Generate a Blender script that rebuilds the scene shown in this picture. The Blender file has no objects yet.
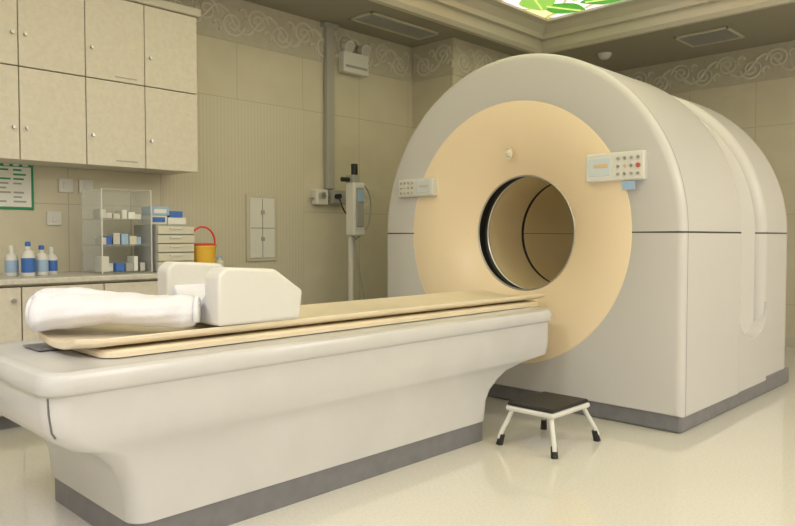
import bpy, math, random
from mathutils import Vector, Matrix
random.seed(3)
S = bpy.context.scene
try:
    S.view_settings.view_transform = 'Standard'
    S.view_settings.look = 'None'
except Exception: pass

# ------------------------------------------------------------ materials
def mat(name, col, rough=.5, metal=0, noise=0, nscale=8, emis=0, bump=0, bscale=60, trans=0, alpha=1, coat=0):
    m = bpy.data.materials.new(name); m.use_nodes = True
    nt = m.node_tree; b = nt.nodes['Principled BSDF']
    b.inputs['Base Color'].default_value = (*col, 1)
    b.inputs['Roughness'].default_value = rough
    b.inputs['Metallic'].default_value = metal
    if trans: b.inputs['Transmission Weight'].default_value = trans
    if alpha < 1: b.inputs['Alpha'].default_value = alpha
    if coat: b.inputs['Coat Weight'].default_value = coat
    if emis:
        b.inputs['Emission Color'].default_value = (*col, 1); b.inputs['Emission Strength'].default_value = emis
    tc = nt.nodes.new('ShaderNodeTexCoord')
    if noise:
        n = nt.nodes.new('ShaderNodeTexNoise'); n.inputs['Scale'].default_value = nscale; n.inputs['Detail'].default_value = 5
        nt.links.new(tc.outputs['Object'], n.inputs['Vector'])
        r = nt.nodes.new('ShaderNodeValToRGB')
        r.color_ramp.elements[0].position = .3; r.color_ramp.elements[1].position = .7
        r.color_ramp.elements[0].color = (*[c*(1-noise) for c in col], 1)
        r.color_ramp.elements[1].color = (*[min(1, c*(1+noise)) for c in col], 1)
        nt.links.new(n.outputs['Fac'], r.inputs['Fac']); nt.links.new(r.outputs['Color'], b.inputs['Base Color'])
    if bump:
        n2 = nt.nodes.new('ShaderNodeTexNoise'); n2.inputs['Scale'].default_value = bscale; n2.inputs['Detail'].default_value = 4
        nt.links.new(tc.outputs['Object'], n2.inputs['Vector'])
        bp = nt.nodes.new('ShaderNodeBump'); bp.inputs['Strength'].default_value = bump; bp.inputs['Distance'].default_value = .01
        nt.links.new(n2.outputs['Fac'], bp.inputs['Height']); nt.links.new(bp.outputs['Normal'], b.inputs['Normal'])
    return m

def wallmat(name, axis, col, phase):
    m = bpy.data.materials.new(name); m.use_nodes = True
    nt = m.node_tree; b = nt.nodes['Principled BSDF']; b.inputs['Roughness'].default_value = .35
    tc = nt.nodes.new('ShaderNodeTexCoord'); sp = nt.nodes.new('ShaderNodeSeparateXYZ'); cb = nt.nodes.new('ShaderNodeCombineXYZ')
    nt.links.new(tc.outputs['Object'], sp.inputs[0])
    a = nt.nodes.new('ShaderNodeMath'); a.operation = 'ADD'; a.inputs[1].default_value = phase
    nt.links.new(sp.outputs[axis], a.inputs[0]); nt.links.new(a.outputs[0], cb.inputs[0])
    a2 = nt.nodes.new('ShaderNodeMath'); a2.operation = 'ADD'; a2.inputs[1].default_value = .42
    nt.links.new(sp.outputs[2], a2.inputs[0]); nt.links.new(a2.outputs[0], cb.inputs[1])
    br = nt.nodes.new('ShaderNodeTexBrick'); br.offset = 0; br.squash = 1
    br.inputs['Scale'].default_value = 1; br.inputs['Brick Width'].default_value = .6; br.inputs['Row Height'].default_value = .8
    br.inputs['Mortar Size'].default_value = .003; br.inputs['Mortar Smooth'].default_value = .3
    br.inputs['Mortar'].default_value = (*[c*.72 for c in col], 1)
    nt.links.new(cb.outputs[0], br.inputs['Vector'])
    n = nt.nodes.new('ShaderNodeTexNoise'); n.inputs['Scale'].default_value = 2.2; n.inputs['Detail'].default_value = 6; n.inputs['Distortion'].default_value = 1.0
    nt.links.new(tc.outputs['Object'], n.inputs['Vector'])
    r = nt.nodes.new('ShaderNodeValToRGB')
    r.color_ramp.elements[0].position = .3; r.color_ramp.elements[1].position = .7
    r.color_ramp.elements[0].color = (*[c*.95 for c in col], 1); r.color_ramp.elements[1].color = (*[c*1.05 for c in col], 1)
    nt.links.new(n.outputs['Fac'], r.inputs['Fac'])
    nt.links.new(r.outputs[0], br.inputs['Color1']); nt.links.new(r.outputs[0], br.inputs['Color2'])
    nt.links.new(br.outputs['Color'], b.inputs['Base Color'])
    return m

WC = (.63, .59, .465)
M_wl = wallmat('wall_tile_x', 0, WC, .12)
M_wb = wallmat('wall_tile_y', 1, WC, .2)
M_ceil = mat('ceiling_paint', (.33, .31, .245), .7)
M_mould = mat('moulding_paint', (.60, .57, .48), .5)
M_border = mat('border_paper', (.52, .49, .40), .6, noise=.05, nscale=20)
M_scroll = mat('border_scroll', (.64, .615, .54), .5)
M_grey = mat('scanner_grey', (.63, .62, .62), .26, bump=.03, bscale=300)
M_grey2 = mat('scanner_light_grey', (.68, .67, .66), .3)
M_beige = mat('scanner_beige', (.95, .79, .575), .3, bump=.03, bscale=300)
M_bore = mat('bore_beige', (.84, .70, .46), .35)
M_bore2 = mat('bore_ochre', (.84, .70, .40), .3)
M_seam = mat('seam_dark', (.05, .05, .05), .6)
M_seam2 = mat('seam_grey', (.16, .16, .16), .6)
M_black = mat('black_plastic', (.012, .012, .013), .45)
M_kick = mat('kick_grey', (.20, .20, .22), .4, noise=.1, nscale=15)
M_table = mat('table_white', (.64, .64, .65), .24, noise=.03, nscale=5, bump=.03, bscale=200)
M_pallet = mat('pallet_beige', (.80, .70, .53), .35, noise=.05, nscale=6)
M_foam = mat('foam_white', (.75, .75, .72), .7, bump=.15, bscale=90)
M_towel = mat('towel_white', (.80, .81, .88), .95, bump=.25, bscale=160)
M_cab = mat('cabinet_laminate', (.69, .65, .56), .4, noise=.05, nscale=45)
M_cabgap = mat('cabinet_shadowgap', (.16, .14, .10), .8)
M_counter = mat('countertop', (.62, .60, .54), .25, noise=.08, nscale=60)
M_steel = mat('steel', (.55, .55, .54), .3, metal=.9)
M_white = mat('white_plastic', (.72, .72, .69), .4)
M_greypl = mat('grey_plastic', (.38, .38, .37), .45)
M_yellow = mat('bin_yellow', (.85, .52, .06), .4)
M_amber = mat('display_digits', (.70, .55, .35), .4)
M_red = mat('bin_red', (.75, .06, .03), .4)
M_mred = mat('muted_red', (.55, .12, .10), .4)
M_blue = mat('label_blue', (.05, .16, .55), .4)
M_lblue = mat('pale_blue', (.35, .5, .72), .4)
M_green = mat('sign_green', (.02, .30, .14), .5)
M_paper = mat('sign_paper', (.8, .82, .78), .6)
M_acryl = mat('clear_acrylic', (.85, .9, .88), .1, alpha=.22)
M_screen = mat('lcd_screen', (.50, .55, .55), .2, emis=.2)
M_drawer = mat('drawer_cream', (.66, .64, .54), .45)
M_duct = mat('duct_grey', (.40, .39, .35), .5)
M_leaf = mat('leaf_green_glass', (.10, .42, .05), .4, noise=.35, nscale=7, emis=.75)
M_leaf2 = mat('leaf_light_green_glass', (.35, .68, .12), .4, emis=.8)
M_vein = mat('leaf_vein_glass', (.75, .80, .25), .4, emis=.9)
# vertically striped wallpaper tile
M_stripe = mat('striped_wall_panel', WC, .4)
nt = M_stripe.node_tree; b = nt.nodes['Principled BSDF']
tc = nt.nodes.new('ShaderNodeTexCoord'); wv = nt.nodes.new('ShaderNodeTexWave'); wv.bands_direction = 'X'
wv.inputs['Scale'].default_value = 11; wv.inputs['Distortion'].default_value = .0
nt.links.new(tc.outputs['Object'], wv.inputs['Vector'])
rr_ = nt.nodes.new('ShaderNodeValToRGB')
rr_.color_ramp.elements[0].color = (.61, .575, .46, 1); rr_.color_ramp.elements[1].color = (.655, .62, .505, 1)
nt.links.new(wv.outputs['Fac'], rr_.inputs[0]); nt.links.new(rr_.outputs[0], b.inputs['Base Color'])

# floor
M_floor = bpy.data.materials.new('floor_vinyl'); M_floor.use_nodes = True
nt = M_floor.node_tree; b = nt.nodes['Principled BSDF']
tc = nt.nodes.new('ShaderNodeTexCoord')
n1 = nt.nodes.new('ShaderNodeTexNoise'); n1.inputs['Scale'].default_value = 90; n1.inputs['Detail'].default_value = 3
n2 = nt.nodes.new('ShaderNodeTexNoise'); n2.inputs['Scale'].default_value = 1.3; n2.inputs['Detail'].default_value = 5
for n in (n1, n2): nt.links.new(tc.outputs['Object'], n.inputs['Vector'])
r1 = nt.nodes.new('ShaderNodeValToRGB'); r1.color_ramp.elements[0].position = .35; r1.color_ramp.elements[1].position = .6
r1.color_ramp.elements[0].color = (.66, .645, .585, 1); r1.color_ramp.elements[1].color = (.72, .70, .64, 1)
mx = nt.nodes.new('ShaderNodeMix'); mx.data_type = 'RGBA'; mx.blend_type = 'MULTIPLY'; mx.inputs[0].default_value = .2
r2 = nt.nodes.new('ShaderNodeValToRGB'); r2.color_ramp.elements[0].color = (.75, .75, .72, 1); r2.color_ramp.elements[1].color = (1, 1, 1, 1)
nt.links.new(n1.outputs[0], r1.inputs[0]); nt.links.new(n2.outputs[0], r2.inputs[0])
nt.links.new(r1.outputs[0], mx.inputs[6]); nt.links.new(r2.outputs[0], mx.inputs[7])
nt.links.new(mx.outputs[2], b.inputs['Base Color']); b.inputs['Roughness'].default_value = .10
b.inputs['Coat Weight'].default_value = .4; b.inputs['Coat Roughness'].default_value = .06

# stained glass panel
M_glass = bpy.data.materials.new('stained_glass_panel'); M_glass.use_nodes = True
nt = M_glass.node_tree; b = nt.nodes['Principled BSDF']
tc = nt.nodes.new('ShaderNodeTexCoord')
nz = nt.nodes.new('ShaderNodeTexNoise'); nz.inputs['Scale'].default_value = 2.0
mp = nt.nodes.new('ShaderNodeMix'); mp.data_type = 'RGBA'; mp.inputs[0].default_value = .25
nt.links.new(tc.outputs['Object'], nz.inputs['Vector']); nt.links.new(tc.outputs['Object'], mp.inputs[6]); nt.links.new(nz.outputs['Color'], mp.inputs[7])
vo = nt.nodes.new('ShaderNodeTexVoronoi'); vo.inputs['Scale'].default_value = 3.0
ve = nt.nodes.new('ShaderNodeTexVoronoi'); ve.feature = 'DISTANCE_TO_EDGE'; ve.inputs['Scale'].default_value = 3.0
nt.links.new(mp.outputs[2], vo.inputs['Vector']); nt.links.new(mp.outputs[2], ve.inputs['Vector'])
cr = nt.nodes.new('ShaderNodeValToRGB'); cr.color_ramp.interpolation = 'CONSTANT'
e = cr.color_ramp.elements; e[0].position = 0; e[0].color = (.95, .85, .45, 1); e[1].position = .32; e[1].color = (1, .86, .66, 1)
x = e.new(.5); x.color = (.85, .86, .60, 1)
x = e.new(.62); x.color = (1, .86, .90, 1)
x = e.new(.84); x.color = (1, .50, .18, 1)
nt.links.new(vo.outputs['Color'], cr.inputs[0])
er = nt.nodes.new('ShaderNodeValToRGB'); er.color_ramp.elements[0].position = .02; er.color_ramp.elements[1].position = .04
er.color_ramp.elements[0].color = (.55, .6, .25, 1)
nt.links.new(ve.outputs[0], er.inputs[0])
mm = nt.nodes.new('ShaderNodeMix'); mm.data_type = 'RGBA'; mm.blend_type = 'MULTIPLY'; mm.inputs[0].default_value = 1
nt.links.new(cr.outputs[0], mm.inputs[6]); nt.links.new(er.outputs[0], mm.inputs[7])
nt.links.new(mm.outputs[2], b.inputs['Emission Color']); b.inputs['Emission Strength'].default_value = 1.0
nt.links.new(mm.outputs[2], b.inputs['Base Color'])
M_fill = mat('fill_plate_glow', (1.0, .95, .95), .5, emis=3.4)  # glow for the added fill fixtures out of view

# ------------------------------------------------------------ helpers
def link(o, parent=None):
    S.collection.objects.link(o)
    if parent is not None: o.parent = parent
    return o
def empty(name):
    o = bpy.data.objects.new(name, None); o.empty_display_size = .1
    return link(o)
def mesh(name, V, F, mats, idx=None, parent=None, smooth=False, angle=35, bevel=0, seg=2):
    me = bpy.data.meshes.new(name); me.from_pydata([tuple(v) for v in V], [], F)
    if not isinstance(mats, (list, tuple)): mats = [mats]
    for m in mats: me.materials.append(m)
    if idx:
        for p, i in zip(me.polygons, idx): p.material_index = i
    me.update()
    import bmesh
    bm = bmesh.new(); bm.from_mesh(me); bmesh.ops.recalc_face_normals(bm, faces=bm.faces); bm.to_mesh(me); bm.free()
    if smooth:
        for p in me.polygons: p.use_smooth = True
        me.set_sharp_from_angle(angle=math.radians(angle))
    o = link(bpy.data.objects.new(name, me), parent)
    if bevel:
        md = o.modifiers.new('bevel', 'BEVEL'); md.width = bevel; md.segments = seg; md.limit_method = 'ANGLE'
    return o
def box(name, x0, x1, y0, y1, z0, z1, m, parent=None, bevel=0, seg=2):
    V = [(x, y, z) for x in (x0, x1) for y in (y0, y1) for z in (z0, z1)]
    F = [(0,1,3,2), (4,6,7,5), (0,4,5,1), (2,3,7,6), (0,2,6,4), (1,5,7,3)]
    return mesh(name, V, F, m, parent=parent, bevel=bevel, seg=seg)
def cyl(name, p0, p1, r0, m, r1=None, parent=None, n=24):
    p0 = Vector(p0); p1 = Vector(p1); r1 = r0 if r1 is None else r1
    d = (p1-p0).normalized(); a = d.orthogonal().normalized(); c = d.cross(a)
    V = []; 
    for p, r in ((p0, r0), (p1, r1)):
        for i in range(n):
            t = 2*math.pi*i/n; V.append(p + a*math.cos(t)*r + c*math.sin(t)*r)
    F = [(i, (i+1) % n, n+(i+1) % n, n+i) for i in range(n)] + [tuple(range(n))[::-1], tuple(range(n, 2*n))]
    return mesh(name, V, F, m, parent=parent, smooth=True)
def lathe(name, c, prof, m, parent=None, n=32):
    V = []; F = []
    for r, z in prof:
        for i in range(n):
            t = 2*math.pi*i/n; V.append((c[0]+r*math.cos(t), c[1]+r*math.sin(t), c[2]+z))
    for k in range(len(prof)-1):
        for i in range(n): F.append((k*n+i, k*n+(i+1) % n, (k+1)*n+(i+1) % n, (k+1)*n+i))
    F.append(tuple(range(n))[::-1]); F.append(tuple(range((len(prof)-1)*n, len(prof)*n)))
    return mesh(name, V, F, m, parent=parent, smooth=True)
def tube(name, pts, r, m, parent=None, cyclic=False, smooth=True):
    cu = bpy.data.curves.new(name, 'CURVE'); cu.dimensions = '3D'; cu.bevel_depth = r; cu.bevel_resolution = 4
    lst = pts if isinstance(pts[0][0], (list, tuple, Vector)) else [pts]
    for P in lst:
        sp = cu.splines.new('NURBS' if smooth else 'POLY'); sp.points.add(len(P)-1)
        for q, p in zip(sp.points, P): q.co = (*p, 1)
        if smooth: sp.order_u = 3; sp.use_endpoint_u = True
        sp.use_cyclic_u = cyclic
    cu.materials.append(m); cu.use_fill_caps = True
    return link(bpy.data.objects.new(name, cu), parent)

# ------------------------------------------------------------ room
XB, YL, PX, PY, HC = 6.9, 4.45, 4.74, 3.97, 2.70
X0, Y0 = -1.6, -2.2
box('floor', X0-.1, XB+.1, Y0-.1, YL+.1, -.1, 0, M_floor)
box('wall_left', X0, PX, YL, YL+.1, 0, 3.1, M_wl)
box('wall_pier', PX, XB, PY, YL+.1, 0, 3.1, M_wl)
bpy.data.objects['wall_pier'].data.materials.append(M_wb)
for p in bpy.data.objects['wall_pier'].data.polygons:
    if abs(p.normal.x) > .5: p.material_index = 1
box('wall_back', XB, XB+.1, Y0, YL+.1, 0, 3.1, M_wb)
box('wall_right', X0, XB, Y0-.1, Y0, 0, 3.1, M_wl)
box('wall_front', X0-.1, X0, Y0-.1, YL+.1, 0, 3.1, M_wb)
box('trim_5', 2.295, 3.478, YL-.003, YL+.001, .10, 1.978, M_stripe)
ox0, ox1, oy0, oy1 = .4, 5.62, -1.2, 3.65
def rect(i, z): return [(ox0+i, oy0+i, z), (ox1-i, oy0+i, z), (ox1-i, oy1-i, z), (ox0+i, oy1-i, z)]
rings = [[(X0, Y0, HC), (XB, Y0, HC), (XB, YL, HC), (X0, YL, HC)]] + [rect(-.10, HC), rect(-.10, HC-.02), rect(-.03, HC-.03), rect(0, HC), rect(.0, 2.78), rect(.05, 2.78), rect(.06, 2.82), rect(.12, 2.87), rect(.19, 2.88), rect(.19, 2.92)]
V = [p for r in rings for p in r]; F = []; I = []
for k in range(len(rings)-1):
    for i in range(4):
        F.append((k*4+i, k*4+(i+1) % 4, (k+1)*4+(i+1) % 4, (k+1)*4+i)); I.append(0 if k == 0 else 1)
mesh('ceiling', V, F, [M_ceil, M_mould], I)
box('ceiling_slab', X0-.1, XB+.1, Y0-.1, YL+.1, 3.1, 3.2, M_ceil)
sgl = empty('stained_glass_ceiling_light')
box('panel', ox0+.18, ox1-.18, oy0+.18, oy1-.18, 2.9, 2.93, M_glass, sgl)
# leaf motif in the glass: flat pointed leaves with a vein, over the whole panel
random.seed(8)
leaves = [(5.27, 3.20, .34, 2.7), (4.98, 3.28, .36, 3.5), (5.30, 2.82, .36, 1.9), (5.02, 2.92, .30, .7)]
gx = ox0+.5
while gx < 4.9:
    gy = oy0+.5
    while gy < 3.3:
        leaves.append((gx+random.uniform(-.12, .12), gy+random.uniform(-.12, .12), random.uniform(.26, .38), random.uniform(0, 6.28)))
        gy += .62
    gx += .62
VV = {0: [], 1: []}; FF = {0: [], 1: []}; veins = []
for k, (cx, cy, ln, an) in enumerate(leaves):
    g = k % 2; Vl = VV[g]; base = len(Vl); u_ = Vector((math.cos(an), math.sin(an))); v_ = Vector((-u_.y, u_.x)); P = []
    for i in range(24):
        t = i/24*2*math.pi; s = math.cos(t); h = math.sin(t)*(1-abs(s)**1.5*.55)*.42
        P.append(Vector((cx, cy))+u_*s*ln*.62+v_*h*ln)
    ok = [(min(max(p.x, ox0+.2), ox1-.2), min(max(p.y, oy0+.2), oy1-.2)) for p in P]
    Vl += [(a, b_, 2.897-.0005*g) for a, b_ in ok]; FF[g].append(tuple(range(base, base+24)))
    a = Vector((cx, cy))-u_*ln*.5; c = Vector((cx, cy))+u_*ln*.5
    veins.append([(min(a.x, ox1-.22), min(a.y, oy1-.22), 2.894), (min(cx, ox1-.22), min(cy, oy1-.22), 2.894), (min(c.x, ox1-.22), min(c.y, oy1-.22), 2.894)])
mesh('leaves_dark', VV[0], FF[0], M_leaf, parent=sgl); mesh('leaves_light', VV[1], FF[1], M_leaf2, parent=sgl)
tube('leaf_veins', veins, .006, M_vein, sgl)

for k, (lx, ly, pw) in enumerate(((-.6, -.5, 36), (-.6, 1.6, 36), (2.2, -1.72, 36), (4.6, -1.72, 46))):  # unseen fixtures added on the soffit as fill light for table and scanner
    e_ = empty('added_fill_fixture')
    box('frame', lx-.42, lx+.42, ly-.42, ly+.42, HC-.03, HC+.0, M_white, e_, .005)
    box('fill_plate', lx-.39, lx+.39, ly-.39, ly+.39, HC-.036, HC-.028, M_fill, e_)
    ld = bpy.data.lights.new('fill_light', 'AREA'); ld.shape = 'SQUARE'; ld.size = .78; ld.energy = pw; ld.color = (1, .945, .935)
    lo = bpy.data.objects.new('fill_light', ld); lo.location = (lx, ly, HC-.04); link(lo, e_)

def border(name, p0, p1, nrm):
    e_ = empty(name); p0 = Vector((*p0, 0)); p1 = Vector((*p1, 0)); n = Vector((*nrm, 0)); d = (p1-p0); L = d.length; d.normalize()
    z0, z1 = 2.385, 2.70; th = .006
    V = [p0+Vector((0,0,z0)), p1+Vector((0,0,z0)), p1+Vector((0,0,z1)), p0+Vector((0,0,z1))]; V += [v+n*th for v in V]
    F = [(0,1,2,3), (4,5,6,7), (0,1,5,4), (1,2,6,5), (2,3,7,6), (3,0,4,7)]
    mesh('strip', V, F, M_border, parent=e_)
    sp = []
    k = 0; u = .14
    while u < L-.10:
        s = 1 if k % 2 else -1
        P = []
        for i in range(22):
            t = i/21; a = t*2.2*2*math.pi*.8; rr = .085*(1-t)**.8+.01
            P.append(p0+d*(u+rr*math.cos(a)*1.05)+n*(th+.001)+Vector((0, 0, 2.54+s*(.03+rr*math.sin(a)))))
        sp.append([tuple(q) for q in P])
        P = []
        for i in range(9):
            t = i/8
            P.append(p0+d*min(L-.03, max(.03, u-.12+.3*t))+n*(th+.001)+Vector((0, 0, 2.54-s*.09*math.cos(t*math.pi*1.3))))
        sp.append([tuple(q) for q in P]); 
        P = []
        for i in range(9):
            t = i/8; a = -1+t*4
            P.append(p0+d*(u+.09+.03*math.cos(a))+n*(th+.001)+Vector((0, 0, 2.54-s*.06+.035*math.sin(a))))
        sp.append([tuple(q) for q in P])
        u += .215; k += 1
    tube('scrolls', sp, .0095, M_scroll, e_)
border('trim_1', (X0, YL), (PX-.008, YL), (0, -1))
border('trim_2', (PX, YL-.008), (PX, PY), (-1, 0))
border('trim_3', (PX, PY), (XB-.008, PY), (0, -1))
border('trim_4', (XB, Y0), (XB, PY-.008), (-1, 0))

# ------------------------------------------------------------ scanner
GX, GY, ZC, HW, ZB = 3.45, 2.457, 1.005, 1.04, .085
X1, X2, X3 = .83, 1.25, 1.82
sc = empty('pet_ct_scanner')
dl = .0045
TH = sorted(set([2*math.pi*i/144 for i in range(144) if i not in (0, 72)] + [dl, 2*math.pi-dl, math.pi-dl, math.pi+dl,
     math.pi+math.atan2(ZC-ZB, HW), 2*math.pi-math.atan2(ZC-ZB, HW)]))
N = len(TH)
def circ(r, x): return [(GX+x, GY+r*math.cos(t), ZC+r*math.sin(t)) for t in TH]
def outl(ins, x):
    R = []
    hw = HW-ins; dz = ZC-ZB-ins*.3; dz0 = ZC-ZB
    for t in TH:
        c, s = math.cos(t), math.sin(t)
        rho = HW if s >= 0 else min(HW/max(abs(c), 1e-6), dz0/max(abs(s), 1e-6))
        y, z = rho*c, rho*s
        if s >= 0: y, z = hw*c, hw*s
        else: y, z = y*hw/HW, z*dz/dz0
        R.append((GX+x, GY+y, ZC+z))
    return R
def ringmesh(name, rings, mats, ringmat, seamrings=(), seam_i=None, parent=None, angle=35):
    V = [p for r in rings for p in r]; F = []; I = []
    for k in range(len(rings)-1):
        for i in range(N):
            j = (i+1) % N
            F.append((k*N+i, k*N+j, (k+1)*N+j, (k+1)*N+i))
            sm = False
            if k in seamrings:
                a, c = TH[i], TH[j]
                if (j == 0) or (abs(a-(math.pi-dl)) < 1e-5 and abs(c-(math.pi+dl)) < 1e-5): sm = True
            I.append(seam_i if sm else ringmat[k])
    return mesh(name, V, F, mats, I, parent=parent, smooth=True, angle=angle)
def arc_in(r, x0, n=7, first=True, base=0):
    out = []
    for i in range(n+1):
        a = math.pi/2*i/n
        if first: out.append(outl(base+r*(1-math.sin(a)), x0+r*(1-math.cos(a))))
        else: out.append(outl(base+r*(1-math.cos(a)), x0-r*(1-math.sin(a))))
    return out
rings = []; rm = []
for i in range(11):
    s = i/10; r = .345+(.765-.345)*s
    rings.append(circ(r, .16*(1-s)**1.9)); rm.append(1)
rings.append(circ(.768, .002)); rm[-1] = 1; rm.append(1)
rings.append(circ(.771, 0)); rm.append(0)
rings.append(outl(.045, 0)); rm.append(0)
A = arc_in(.035, .0); rings += A; rm += [0]*len(A)
rings.append(outl(0, .040)); rm.append(0)
rings.append(outl(0, .046)); rm.append(2)
rings.append(outl(0, .050)); rm.append(0)
rings.append(outl(0, X1-.06)); rm.append(0)
A = arc_in(.045, X1, first=False); rings += A; rm += [0]*len(A)
rings.append(outl(.09, X1)); rm.append(0)
nr = len(rings)-1
ringmesh('front_cover', rings, [M_grey, M_beige, M_seam], rm[:nr], seamrings=range(11, nr), seam_i=2, parent=sc)
B = .02
rings = [circ(.40, X2), outl(.09+B, X2)]+arc_in(.06, X2, base=B)+[outl(B, X2+.08), outl(B, X3-.15)]+arc_in(.12, X3, first=False, base=B)+[outl(.14+B, X3), circ(.6, X3), circ(.35, X3-.07)]
ringmesh('rear_cover', rings, [M_grey, M_seam], [0]*(len(rings)-1), seamrings=range(len(rings)-3), seam_i=1, parent=sc)
ringmesh('neck_cover', [outl(.075, X1-.03), outl(.07, X1+.03), outl(.07, X2-.03), outl(.075, X2+.03)], [M_grey2], [0]*3, parent=sc)
for sgn, nm in ((-1, 'fairing_near'), (1, 'fairing_far')):
    ya, yb = GY+sgn*(HW-.10), GY+sgn*(HW-.006)
    xa, xb = GX+X1-.03, GX+X2+.04; xm = (xa+xb)/2; hwid = (xb-xa)/2
    P = [(xa, ZB), (xb, ZB)]
    for i in range(17):
        a = math.pi*i/16
        P.append((xm+hwid*math.cos(a), .58-.20*math.sin(a)**.8))
    n = len(P)
    V = [(x, ya, z) for x, z in P]+[(x, yb, z) for x, z in P]
    F = [tuple(range(n)), tuple(range(n, 2*n))]+[(i, (i+1) % n, n+(i+1) % n, n+i) for i in range(n)]
    mesh(nm, V, F, M_grey, parent=sc, bevel=.006)
rings = [circ(.345, .16), circ(.352, .163), circ(.375, .17), circ(.375, .255), circ(.356, .262), circ(.350, .268), circ(.350, .275), circ(.350, .64), circ(.365, .645), circ(.365, .665), circ(.35, .67), circ(.35, X3-.07)]
ringmesh('bore_tunnel', rings, [M_bore, M_black, M_bore2, M_steel], [1, 1, 1, 1, 3, 3, 0, 1, 1, 1, 2], seamrings=[10], seam_i=1, parent=sc)
tube('bore_lip', [(GX+.158, GY+.347*math.cos(a), ZC+.347*math.sin(a)) for a in [2*math.pi*i/64 for i in range(64)]], .006, M_steel, sc, cyclic=True)
box('plinth', GX+.015, GX+X3-.03, GY-HW+.010, GY+HW-.010, 0, ZB+.02, M_kick, sc, .015, 3)
lathe('laser_window', (GX+.03, GY+.02, ZC+.45), [(.018, 0), (.024, .01), (.024, .03), (.014, .045)], M_pallet, sc)
tube('laser_window_rim', [(GX+.02, GY+.02+.024*math.cos(a), ZC+.472+.034*math.sin(a)) for a in [2*math.pi*i/16 for i in range(16)]], .004, M_white, sc, cyclic=True)

def control_panel(nm, yc, zc, w, h, flip):
    e_ = empty(nm); e_.parent = sc
    xf = GX-.035
    box('housing', xf, GX+.03, yc-w/2, yc+w/2, zc-h/2, zc+h/2, M_white, e_, .012, 3)
    s = -1 if flip else 1
    ys = yc+s*w*.24
    box('display', xf-.003, xf+.005, ys-w*.19, ys+w*.19, zc-h*.3, zc+h*.33, M_screen, e_, .003)
    box('digits', xf-.0045, xf-.002, ys-w*.15, ys+w*.10, zc-h*.02, zc+h*.12, M_amber, e_)
    yk = yc-s*w*.24
    for i in range(4):
        for j in range(3):
            cy = yk+(i-1.5)*w*.11; cz = zc+(j-1)*h*.27
            mm_ = M_greypl if (i+j) % 2 else M_steel
            if i == 0 and j == 1 and not flip: mm_ = M_mred
            if i == 2 and j == 1: mm_ = M_amber
            cyl('key_%d%d' % (i, j), (xf-.006, cy, cz), (xf+.004, cy, cz), h*(.08 if mm_ is M_mred else .055), mm_, parent=e_, n=14)
    return e_
control_panel('control_panel_a', 1.775, 1.345, .33, .15, False)
control_panel('control_panel_b', 3.185, 1.305, .31, .12, True)
box('blue_tag', GX-.04, GX-.034, 1.655, 1.725, 1.222, 1.266, M_lblue, sc)

# ------------------------------------------------------------ patient table
pt = empty('patient_table')
TY = 2.42
def rrect(x0, x1, hw, r, z, n=6):
    P = []
    for cx, cy, a0 in ((x1-r, TY+hw-r, 0), (x0+r, TY+hw-r, 90), (x0+r, TY-hw+r, 180), (x1-r, TY-hw+r, 270)):
        for i in range(n+1):
            a = math.radians(a0+90*i/n); P.append((cx+r*math.cos(a), cy+r*math.sin(a), z))
    return P
def loft(name, L, mats, lm, parent, angle=40, bevel=0):
    n = len(L[0]); V = [p for r in L for p in r]; F = []; I = []
    for k in range(len(L)-1):
        for i in range(n):
            F.append((k*n+i, k*n+(i+1) % n, (k+1)*n+(i+1) % n, (k+1)*n+i)); I.append(lm[k])
    F.append(tuple(range(n))); I.append(lm[0]); F.append(tuple(range((len(L)-1)*n, len(L)*n))); I.append(lm[-1])
    return mesh(name, V, F, mats, I, parent=parent, smooth=True, angle=angle, bevel=bevel)
L = [rrect(.74, 3.22, .345, .05, .594), rrect(.71, 3.26, .375, .06, .600), rrect(.695, 3.275, .393, .07, .593), rrect(.69, 3.28, .40, .075, .578),
     rrect(.69, 3.28, .40, .075, .545), rrect(.695, 3.274, .395, .072, .536), rrect(.703, 3.266, .386, .07, .532), rrect(.705, 3.266, .386, .07, .48),
     rrect(.712, 3.266, .386, .07, .43), rrect(.735, 3.262, .384, .07, .395), rrect(.78, 3.25, .381, .07, .362), rrect(.83, 3.05, .376, .07, .345), rrect(.87, 2.92, .370, .07, .32), rrect(.905, 2.84, .366, .06, .285),
     rrect(.93, 2.78, .362, .06, .24), rrect(.945, 2.75, .360, .06, .19), rrect(.955, 2.74, .358, .06, .095)]
loft('table_body', L, [M_table], [0]*len(L), pt)
loft('plinth', [rrect(.965, 2.73, .353, .05, .10), rrect(.965, 2.73, .353, .05, 0)], [M_kick], [0], pt)
for s in (-1, 1):
    P = []
    for (x0, hw, r, z) in ((.703, .386, .07, .528), (.705, .386, .07, .48), (.712, .386, .07, .43), (.722, .385, .07, .412)):
        P.append((x0+.16*r, TY+s*(hw-.44*r), z))
    tube('end_cover_seam', P, .0028, M_seam2, pt, smooth=False)
loft('pallet_rail', [rrect(.93, 3.40, .232, .06, .598), rrect(.93, 3.40, .232, .06, .614), rrect(.94, 3.39, .224, .06, .62)], [M_pallet], [0, 0], pt)
box('rail_slot', .84, .93, TY+.08, TY+.24, .598, .603, M_kick, pt, .002)
V = []; F = []; nx, ny = 60, 24
xs0, xs1 = .865, 3.44
for lay in (0, 1):
    for i in range(nx+1):
        x = xs0+(xs1-xs0)*i/nx
        d = x-xs0
        w = .222 if d > .09 else .16+.062*math.sqrt(max(0, 1-((.09-d)/.09)**2))
        for j in range(ny+1):
            u = -1+2*j/ny; y = TY+u*w
            z = .638+.024*abs(u)**2.2 + (-.024 if lay else 0)*(1 if abs(u) < .95 else .7)
            V.append((x, y, z))
M_ = (nx+1)*(ny+1)
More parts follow.
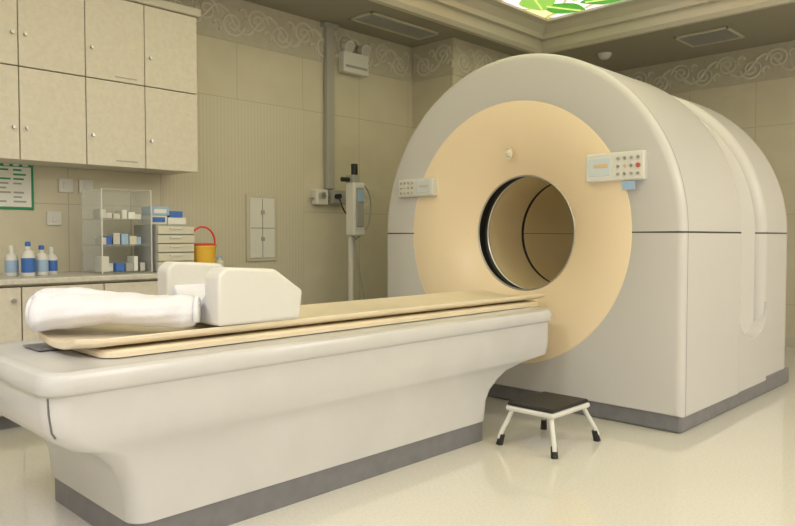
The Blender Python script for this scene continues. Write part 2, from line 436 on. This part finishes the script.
for i in range(nx):
    for j in range(ny):
        a = i*(ny+1)+j; F.append((a, a+1, a+ny+2, a+ny+1)); F.append((M_+a, M_+a+ny+1, M_+a+ny+2, M_+a+1))
for i in range(nx):
    for j in (0, ny):
        a = i*(ny+1)+j; F.append((a, a+ny+1, M_+a+ny+1, M_+a))
for j in range(ny):
    for i in (0, nx):
        a = i*(ny+1)+j; F.append((a, a+1, M_+a+1, M_+a))
mesh('pallet', V, F, M_pallet, parent=pt, smooth=True, angle=50, bevel=.004)

# headrest foams
hr = empty('foam_head_support')
def foam(nm, ya, yb, x0, x1, z0, z1):
    P = [(x0, z0), (x1-.015, z0), (x1, z0+.11), (x1-.13, z1-.012), (x0+.03, z1), (x0, z1-.03)]
    V = [(x, ya, z) for x, z in P]+[(x, yb, z) for x, z in P]; n = len(P)
    F = [tuple(range(n)), tuple(range(n, 2*n))]+[(i, (i+1) % n, n+(i+1) % n, n+i) for i in range(n)]
    return mesh(nm, V, F, M_foam, parent=hr, bevel=.012, seg=4, smooth=True, angle=30)
foam('side_block_near', TY-.23, TY-.13, 1.335, 1.71, .663, .872)
foam('side_block_far', TY+.11, TY+.20, 1.32, 1.68, .663, .885)
# cradle-shaped cushion between the two blocks
P = [(TY-.135, .663), (TY+.115, .663), (TY+.115, .80), (TY+.08, .76), (TY+.03, .725), (TY-.02, .715), (TY-.07, .73), (TY-.115, .77), (TY-.135, .80)]
n = len(P); V = [(1.345, y, z) for y, z in P]+[(1.64, y, z) for y, z in P]
F = [tuple(range(n)), tuple(range(n, 2*n))]+[(i, (i+1) % n, n+(i+1) % n, n+i) for i in range(n)]
mesh('neck_cradle', V, F, M_towel, parent=hr, bevel=.008, seg=3)

# towel roll
V = []; F = []; n = 72; K = 70
p0 = Vector((.86, 2.58, .727)); p1 = Vector((1.295, 2.275, .718)); d = (p1-p0).normalized(); sd = Vector((-d.y, d.x, 0)); up = Vector((0, 0, 1))
def sect(k, t):
    sq = 1
    if t < .05: sq = .80+.20*math.sqrt(t/.05)
    if t > .92: sq = .66+.34*math.sqrt((1-t)/.08)
    out = []
    for i in range(n):
        a = 2*math.pi*i/n
        rr = 1+.06*math.sin(2*a+4*t)+.035*math.sin(19*t+2*a)+.022*math.sin(37*t+3*a)+.018*math.sin(11*a+9*t)*math.sin(6*t)
        ph = (a/(2*math.pi)+.16*t+.66) % 1
        step = .20*ph**1.6
        ph2 = (a/(2*math.pi)-.10*t+.30) % 1
        step += .10*ph2**2
        rw = (.090+.014*math.sin(4*t+1))*(rr+step)*sq; rh = (.064+.008*math.cos(5*t)-.004*t)*(rr+step*.7)*sq
        z = .722+rh*math.sin(a)*(1 if math.sin(a) > 0 else .9)+.008*math.sin(5*t); z = max(z, .664)
        q = p0.lerp(p1, t)+sd*(rw*math.cos(a)+.014*math.sin(6*t)); out.append((q.x, q.y, z))
    return out
L = [sect(k, k/K) for k in range(K+1)]
for r in L: V += r
for k in range(K):
    for i in range(n): F.append((k*n+i, k*n+(i+1) % n, (k+1)*n+(i+1) % n, (k+1)*n+i))
F += [tuple(range(n)), tuple(range(K*n, K*n+n))]
tw = empty('rolled_towel')
mesh('roll', V, F, M_towel, parent=tw, smooth=True, angle=75)
for q, sg in ((p0, -1), (p1, 1)):
    P = []
    for i in range(48):
        t = i/47; a = t*2*math.pi*2.6; rr = .008+.050*t
        P.append(tuple(q+d*sg*.004+sd*rr*math.cos(a)*1.25+up*rr*.88*math.sin(a)))
    tube('roll_end_fold', P, .009, M_towel, tw)

# ------------------------------------------------------------ step stool
st = empty('step_stool')
sx0, sx1, sy0, sy1, sz = 2.73, 3.05, 1.70, 1.95, .19
box('tread', sx0, sx1, sy0, sy1, sz-.004, sz+.014, M_black, st, .012, 3)
box('tread_frame', sx0-.006, sx1+.006, sy0-.006, sy1+.006, sz-.028, sz-.004, M_white, st, .01, 3)
for (cx, cy, fx, fy) in ((sx0+.02, sy0+.02, sx0-.03, sy0-.03), (sx1-.02, sy0+.02, sx1+.03, sy0-.03), (sx0+.02, sy1-.02, sx0-.03, sy1+.02), (sx1-.02, sy1-.02, sx1+.03, sy1+.02)):
    tube('leg', [(cx, cy, sz-.02), (cx*.75+fx*.25, cy*.75+fy*.25, sz-.06), (fx*.95+cx*.05, fy*.95+cy*.05, .05), (fx, fy, .03)], .011, M_white, st)
    cyl('rubber_foot', (fx, fy, 0), (fx-(fx-cx)*.2, fy-(fy-cy)*.2, .05), .017, M_black, r1=.014, parent=st)

# ------------------------------------------------------------ cabinets
uc = empty('upper_wall_cabinets')
FY = 4.10
box('carcass', -.9, 2.355, FY+.02, YL-.008, 1.40, 2.38, M_cab, uc)
box('shadow_gap', -.88, 2.348, FY+.015, FY+.021, 1.405, 2.36, M_cabgap, uc)
ed = [2.36-.3525*i for i in range(10)]
for i in range(9):
    x1, x0 = ed[i], ed[i+1]
    for (za, zb) in ((1.395, 1.888), (1.894, 2.375)):
        box('door', x0+.0025, x1-.0025, FY, FY+.016, za, zb, M_cab, uc, .003)
        kx = x0+.035 if i in (0, 1, 2) else x1-.03
        kz = za+.17
        cyl('knob', (kx, FY+.002, kz), (kx, FY-.022, kz), .010, M_steel, parent=uc, n=16)
    if i in (1, 4): box('bottom_label', x0+.17, x0+.3, FY-.002, FY, 1.425, 1.432, M_greypl, uc); box('bottom_label', x0+.17, x0+.3, FY-.002, FY, 1.915, 1.922, M_greypl, uc)
box('crown', -.9, 2.38, FY-.02, YL-.008, 2.38, 2.43, M_mould, uc, .008)

lc = empty('base_cabinet_with_counter')
CY = 3.85
box('carcass', -.9, 2.48, CY+.03, YL-.003, .08, .74, M_cab, lc)
box('gap', -.88, 2.47, CY+.025, CY+.031, .09, .73, M_cabgap, lc)
box('toe_kick', -.9, 2.46, CY+.08, YL-.003, 0, .08, M_kick, lc)
box('countertop', -.9, 2.52, CY-.01, YL-.003, .74, .77, M_counter, lc, .006)
x = 2.48
i = 0
while x > -.5:
    box('door', x-.42+.003, x-.003, CY+.008, CY+.026, .09, .725, M_cab, lc, .003)
    kx = x-.04 if i % 2 else x-.38
    cyl('knob', (kx, CY+.01, .66), (kx, CY-.015, .66), .011, M_steel, parent=lc, n=16)
    x -= .42; i += 1

sg = empty('wall_notice_sign')
box('board', 1.17, 1.48, YL-.012, YL-.002, 1.14, 1.42, M_green, sg, .003)
box('paper', 1.185, 1.465, YL-.014, YL-.011, 1.155, 1.385, M_paper, sg)
for i in range(8):
    for j in range(3):
        if (i*3+j) % 5 == 4: continue
        a = 1.205+.082*j
        box('text_line', a, a+.068-.012*((i+j) % 3), YL-.0155, YL-.0135, 1.372-.026*i-.010, 1.372-.026*i, M_green if i < 3 else M_greypl, sg)
for i in range(5):
    box('title_char', 1.22+.05*i, 1.25+.05*i, YL-.0135, YL-.0115, 1.39, 1.413, M_paper, sg)
sw = empty('wall_switch_plates')
for (a, z) in ((1.62, 1.25), (1.74, 1.25), (1.55, 1.05)):
    box('plate', a, a+.086, YL-.014, YL-.002, z, z+.086, M_white, sw, .004)
    box('rocker', a+.028, a+.058, YL-.019, YL-.012, z+.022, z+.064, M_white, sw, .002)

ac = empty('acrylic_shelf_cabinet')
ax0, ax1, ay0, ay1 = 1.68, 1.98, 3.98, 4.25
for z in (.774, .93, 1.08, 1.25):
    box('shelf', ax0, ax1, ay0, ay1, z, z+.006, M_acryl, ac)
box('side_a', ax0, ax0+.006, ay0, ay1, .772, 1.256, M_acryl, ac)
box('side_b', ax1-.006, ax1, ay0, ay1, .772, 1.256, M_acryl, ac)
box('back', ax0, ax1, ay1-.006, ay1, .772, 1.256, M_acryl, ac)
for xx in (ax0, ax1-.006):
    box('edge', xx, xx+.006, ay0-.003, ay0+.003, .772, 1.256, M_white, ac)
mb = empty('medicine_boxes')
random.seed(11)
mset = [M_white, M_lblue, M_paper, M_blue, M_drawer, M_greypl, M_white, M_steel]
for (z, hm) in ((1.087, .055), (.937, .08), (.781, .09)):
    a = 1.692
    while a < 1.93:
        w_ = random.uniform(.025, .05)
        if a+w_ > 1.965: break
        y_ = random.uniform(4.0, 4.05)
        box('carton', a, a+w_, y_, y_+.09, z, z+random.uniform(.5, 1)*hm, random.choice(mset), mb, .002)
        a += w_+.006
dr = empty('small_drawer_unit')
box('case', 2.0, 2.25, 3.97, 4.26, .772, 1.055, M_greypl, dr, .004)
for i in range(5):
    z = .782+.054*i
    box('drawer', 2.007, 2.243, 3.955, 3.975, z, z+.047, M_drawer, dr, .003)
    box('pull', 2.08, 2.16, 3.945, 3.957, z+.03, z+.04, M_white, dr, .002)
bx = empty('glove_boxes')
box('box_a', 2.0, 2.10, 4.02, 4.16, 1.057, 1.11, M_white, bx, .002)
box('box_b', 2.0, 2.12, 4.03, 4.15, 1.112, 1.165, M_lblue, bx, .002)
box('box_c', 2.11, 2.23, 4.03, 4.15, 1.057, 1.10, M_paper, bx, .002)
box('box_d', 2.13, 2.22, 4.05, 4.15, 1.102, 1.14, M_blue, bx, .002)
box('label', 2.005, 2.085, 4.018, 4.021, 1.07, 1.10, M_blue, bx)
box('label', 2.02, 2.10, 4.028, 4.031, 1.125, 1.15, M_paper, bx)
for k, (bx_, by_, hh, m_) in enumerate(((1.315, 4.05, .16, M_blue), (1.40, 4.10, .14, M_white), (1.255, 4.12, .14, M_lblue), (1.47, 4.16, .13, M_blue))):
    e_ = empty('disinfectant_bottle')
    lathe('body', (bx_, by_, .771), [(.030, 0), (.033, .01), (.033, hh*.7), (.026, hh*.82), (.013, hh*.88), (.013, hh)], M_white, e_)
    lathe('label', (bx_, by_, .771), [(.0333, .02), (.0336, .022), (.0336, hh*.6), (.0333, hh*.61)], m_ if m_ != M_white else M_lblue, e_)
    lathe('cap', (bx_, by_, .771+hh), [(.014, 0), (.014, .02), (.009, .025)], M_blue if k in (0, 1) else M_white, e_)
sb = empty('sanitizer_bottle')
lathe('body', (2.472, 4.05, .771), [(.03, 0), (.032, .01), (.032, .05), (.012, .062), (.012, .075)], M_white, sb)
box('nozzle', 2.445, 2.50, 4.04, 4.06, .846, .856, M_lblue, sb, .003)
yb = empty('sharps_bin')
lathe('bucket', (2.345, 4.03, .771), [(.068, 0), (.07, .005), (.082, .14), (.086, .142), (.086, .155), (.08, .156)], M_yellow, yb)
lathe('lid', (2.345, 4.03, .92), [(.084, 0), (.086, .012), (.06, .02), (.03, .022)], M_red, yb)
tube('handle', [(2.345+.088*math.cos(a), 4.03, .925+.10*math.sin(a)+(.02 if 0 < a < 3.1 else 0)) for a in [math.pi*i/14 for i in range(15)]], .006, M_red, yb)

ep = empty('electrical_panel')
box('frame', 2.94, 3.21, YL-.02, YL-.002, .80, 1.295, M_mould, ep, .005)
box('door', 2.965, 3.185, YL-.028, YL-.018, .825, 1.27, M_foam, ep, .004)
box('split', 3.072, 3.076, YL-.0295, YL-.027, .83, 1.265, M_cabgap, ep)
box('split_h', 2.97, 3.18, YL-.0295, YL-.027, 1.045, 1.049, M_cabgap, ep)
for z in (.95, 1.15):
    box('latch', 3.06, 3.09, YL-.036, YL-.027, z, z+.03, M_greypl, ep, .002)
ct = empty('cable_trunking')
box('duct', 3.685, 3.765, YL-.05, YL-.008, 1.37, 2.69, M_duct, ct, .004)
box('ceiling_flange', 3.65, 3.80, YL-.07, YL-.008, 2.66, 2.695, M_greypl, ct, .004)
gs = empty('medical_gas_outlets')
box('box_a', 3.56, 3.68, YL-.07, YL-.002, 1.24, 1.36, M_white, gs, .006)
box('box_b', 3.72, 3.86, YL-.075, YL-.002, 1.25, 1.36, M_greypl, gs, .006)
cyl('gauge', (3.60, YL-.07, 1.31), (3.60, YL-.11, 1.31), .025, M_steel, parent=gs)
cyl('valve', (3.76, YL-.075, 1.31), (3.76, YL-.12, 1.31), .02, M_black, parent=gs)
cyl('pipe', (3.52, YL-.03, 1.29), (3.94, YL-.03, 1.29), .01, M_steel, parent=gs)
tube('hose', [(3.76, YL-.11, 1.30), (3.78, YL-.14, 1.18), (3.86, YL-.12, 1.16), (3.92, YL-.10, 1.28)], .006, M_black, gs)
el = empty('emergency_light')
box('body', 3.84, 4.12, YL-.08, YL-.008, 2.33, 2.50, M_white, el, .01, 3)
box('stripe', 3.86, 4.10, YL-.083, YL-.079, 2.37, 2.39, M_greypl, el)
for xx in (3.89, 4.07):
    cyl('lamp_head', (xx, YL-.03, 2.55), (xx, YL-.10, 2.53), .04, M_white, r1=.048, parent=el)
    cyl('lens', (xx, YL-.10, 2.53), (xx, YL-.105, 2.529), .04, M_steel, parent=el)
    cyl('stem', (xx, YL-.045, 2.49), (xx, YL-.045, 2.53), .012, M_greypl, parent=el)
ij = empty('contrast_injector_stand')
ix, iy = 3.68, 4.11
cyl('pole', (ix, iy, .10), (ix, iy, 1.42), .022, M_white, parent=ij)
for k in range(5):
    a = 2*math.pi*k/5
    tube('base_leg', [(ix, iy, .11), (ix+.12*math.cos(a), iy+.12*math.sin(a), .10), (ix+.26*math.cos(a), iy+.26*math.sin(a), .07)], .016, M_greypl, ij)
    cyl('caster', (ix+.26*math.cos(a)-.012*math.sin(a), iy+.26*math.sin(a)+.012*math.cos(a), .032), (ix+.26*math.cos(a)+.012*math.sin(a), iy+.26*math.sin(a)-.012*math.cos(a), .032), .032, M_black, parent=ij)
box('head_body', ix-.05, ix+.07, iy-.09, iy+.01, .99, 1.40, M_white, ij, .015, 3)
box('head_face', ix-.03, ix+.05, iy-.10, iy-.088, 1.06, 1.36, M_greypl, ij, .006)
box('display', ix-.02, ix+.04, iy-.106, iy-.098, 1.25, 1.34, M_lblue, ij, .003)
box('top_clamp', ix-.03, ix+.04, iy-.06, iy+.03, 1.40, 1.46, M_greypl, ij, .008)
cyl('syringe_mount', (ix+.01, iy-.03, 1.46), (ix+.01, iy-.03, 1.545), .026, M_black, parent=ij)
cyl('side_knob', (ix-.05, iy-.03, 1.42), (ix-.12, iy-.03, 1.42), .018, M_black, parent=ij)
tube('cable_a', [(ix+.07, iy-.03, 1.40), (ix+.20, iy, 1.38), (ix+.22, iy, 1.12), (ix+.1, iy, .98), (ix+.02, iy, .95)], .006, M_greypl, ij)
tube('cable_b', [(ix, iy-.03, 1.0), (ix+.02, iy-.04, .82), (ix+.10, iy-.03, .55), (ix+.15, iy-.02, .2), (ix+.05, iy, .12)], .006, M_greypl, ij)
tube('cable_c', [(ix+.05, iy-.05, 1.33), (ix+.15, iy-.03, 1.30), (ix+.16, iy-.02, 1.22), (ix+.07, iy-.02, 1.2)], .005, M_white, ij)

def grille(name, x0, x1, y0, y1, nslat, along_y=True):
    e_ = empty(name)
    box('recess', x0+.02, x1-.02, y0+.02, y1-.02, HC-.006, HC-.001, M_black, e_)
    for (a, b_, c, d_) in ((x0, x1, y0, y0+.025), (x0, x1, y1-.025, y1), (x0, x0+.025, y0, y1), (x1-.025, x1, y0, y1)):
        box('frame', a, b_, c, d_, HC-.016, HC-.001, M_mould, e_, .003)
    for i in range(nslat):
        if along_y:
            xx = x0+.03+(x1-x0-.06)*(i+.5)/nslat; box('slat', xx-.008, xx+.006, y0+.02, y1-.02, HC-.014, HC-.006, M_greypl, e_)
        else:
            yy = y0+.03+(y1-y0-.06)*(i+.5)/nslat; box('slat', x0+.02, x1-.02, yy-.008, yy+.006, HC-.014, HC-.006, M_greypl, e_)
grille('air_diffuser', 6.05, 6.45, 2.15, 2.60, 9)
grille('air_return_grille', 3.75, 4.55, 3.95, 4.2, 7, False)
for (a, b_) in ((6.15, 3.30), (2.9, 4.0), (6.3, 1.4)):
    e_ = empty('smoke_detector')
    lathe('base', (a, b_, HC-.05), [(.03, 0), (.045, .01), (.06, .03), (.065, .05)], M_white, e_)
box('baseboard_left', 2.55, PX, YL-.012, YL-.0035, 0, .10, M_mould)
box('baseboard_back', XB-.012, XB-.0005, Y0, PY, 0, .10, M_mould)

# ------------------------------------------------------------ camera & world
cam = bpy.data.cameras.new('camera'); co = bpy.data.objects.new('camera', cam); S.collection.objects.link(co)
co.location = (0, 0, .98); co.rotation_euler = (math.radians(90-2.1), 0, math.radians(44.4-90))
cam.lens = 32.0; cam.sensor_width = 36; cam.clip_start = .02
S.camera = co
w = bpy.data.worlds.new('world'); S.world = w; w.use_nodes = True
w.node_tree.nodes['Background'].inputs[0].default_value = (.9, .9, 1, 1); w.node_tree.nodes['Background'].inputs[1].default_value = .05
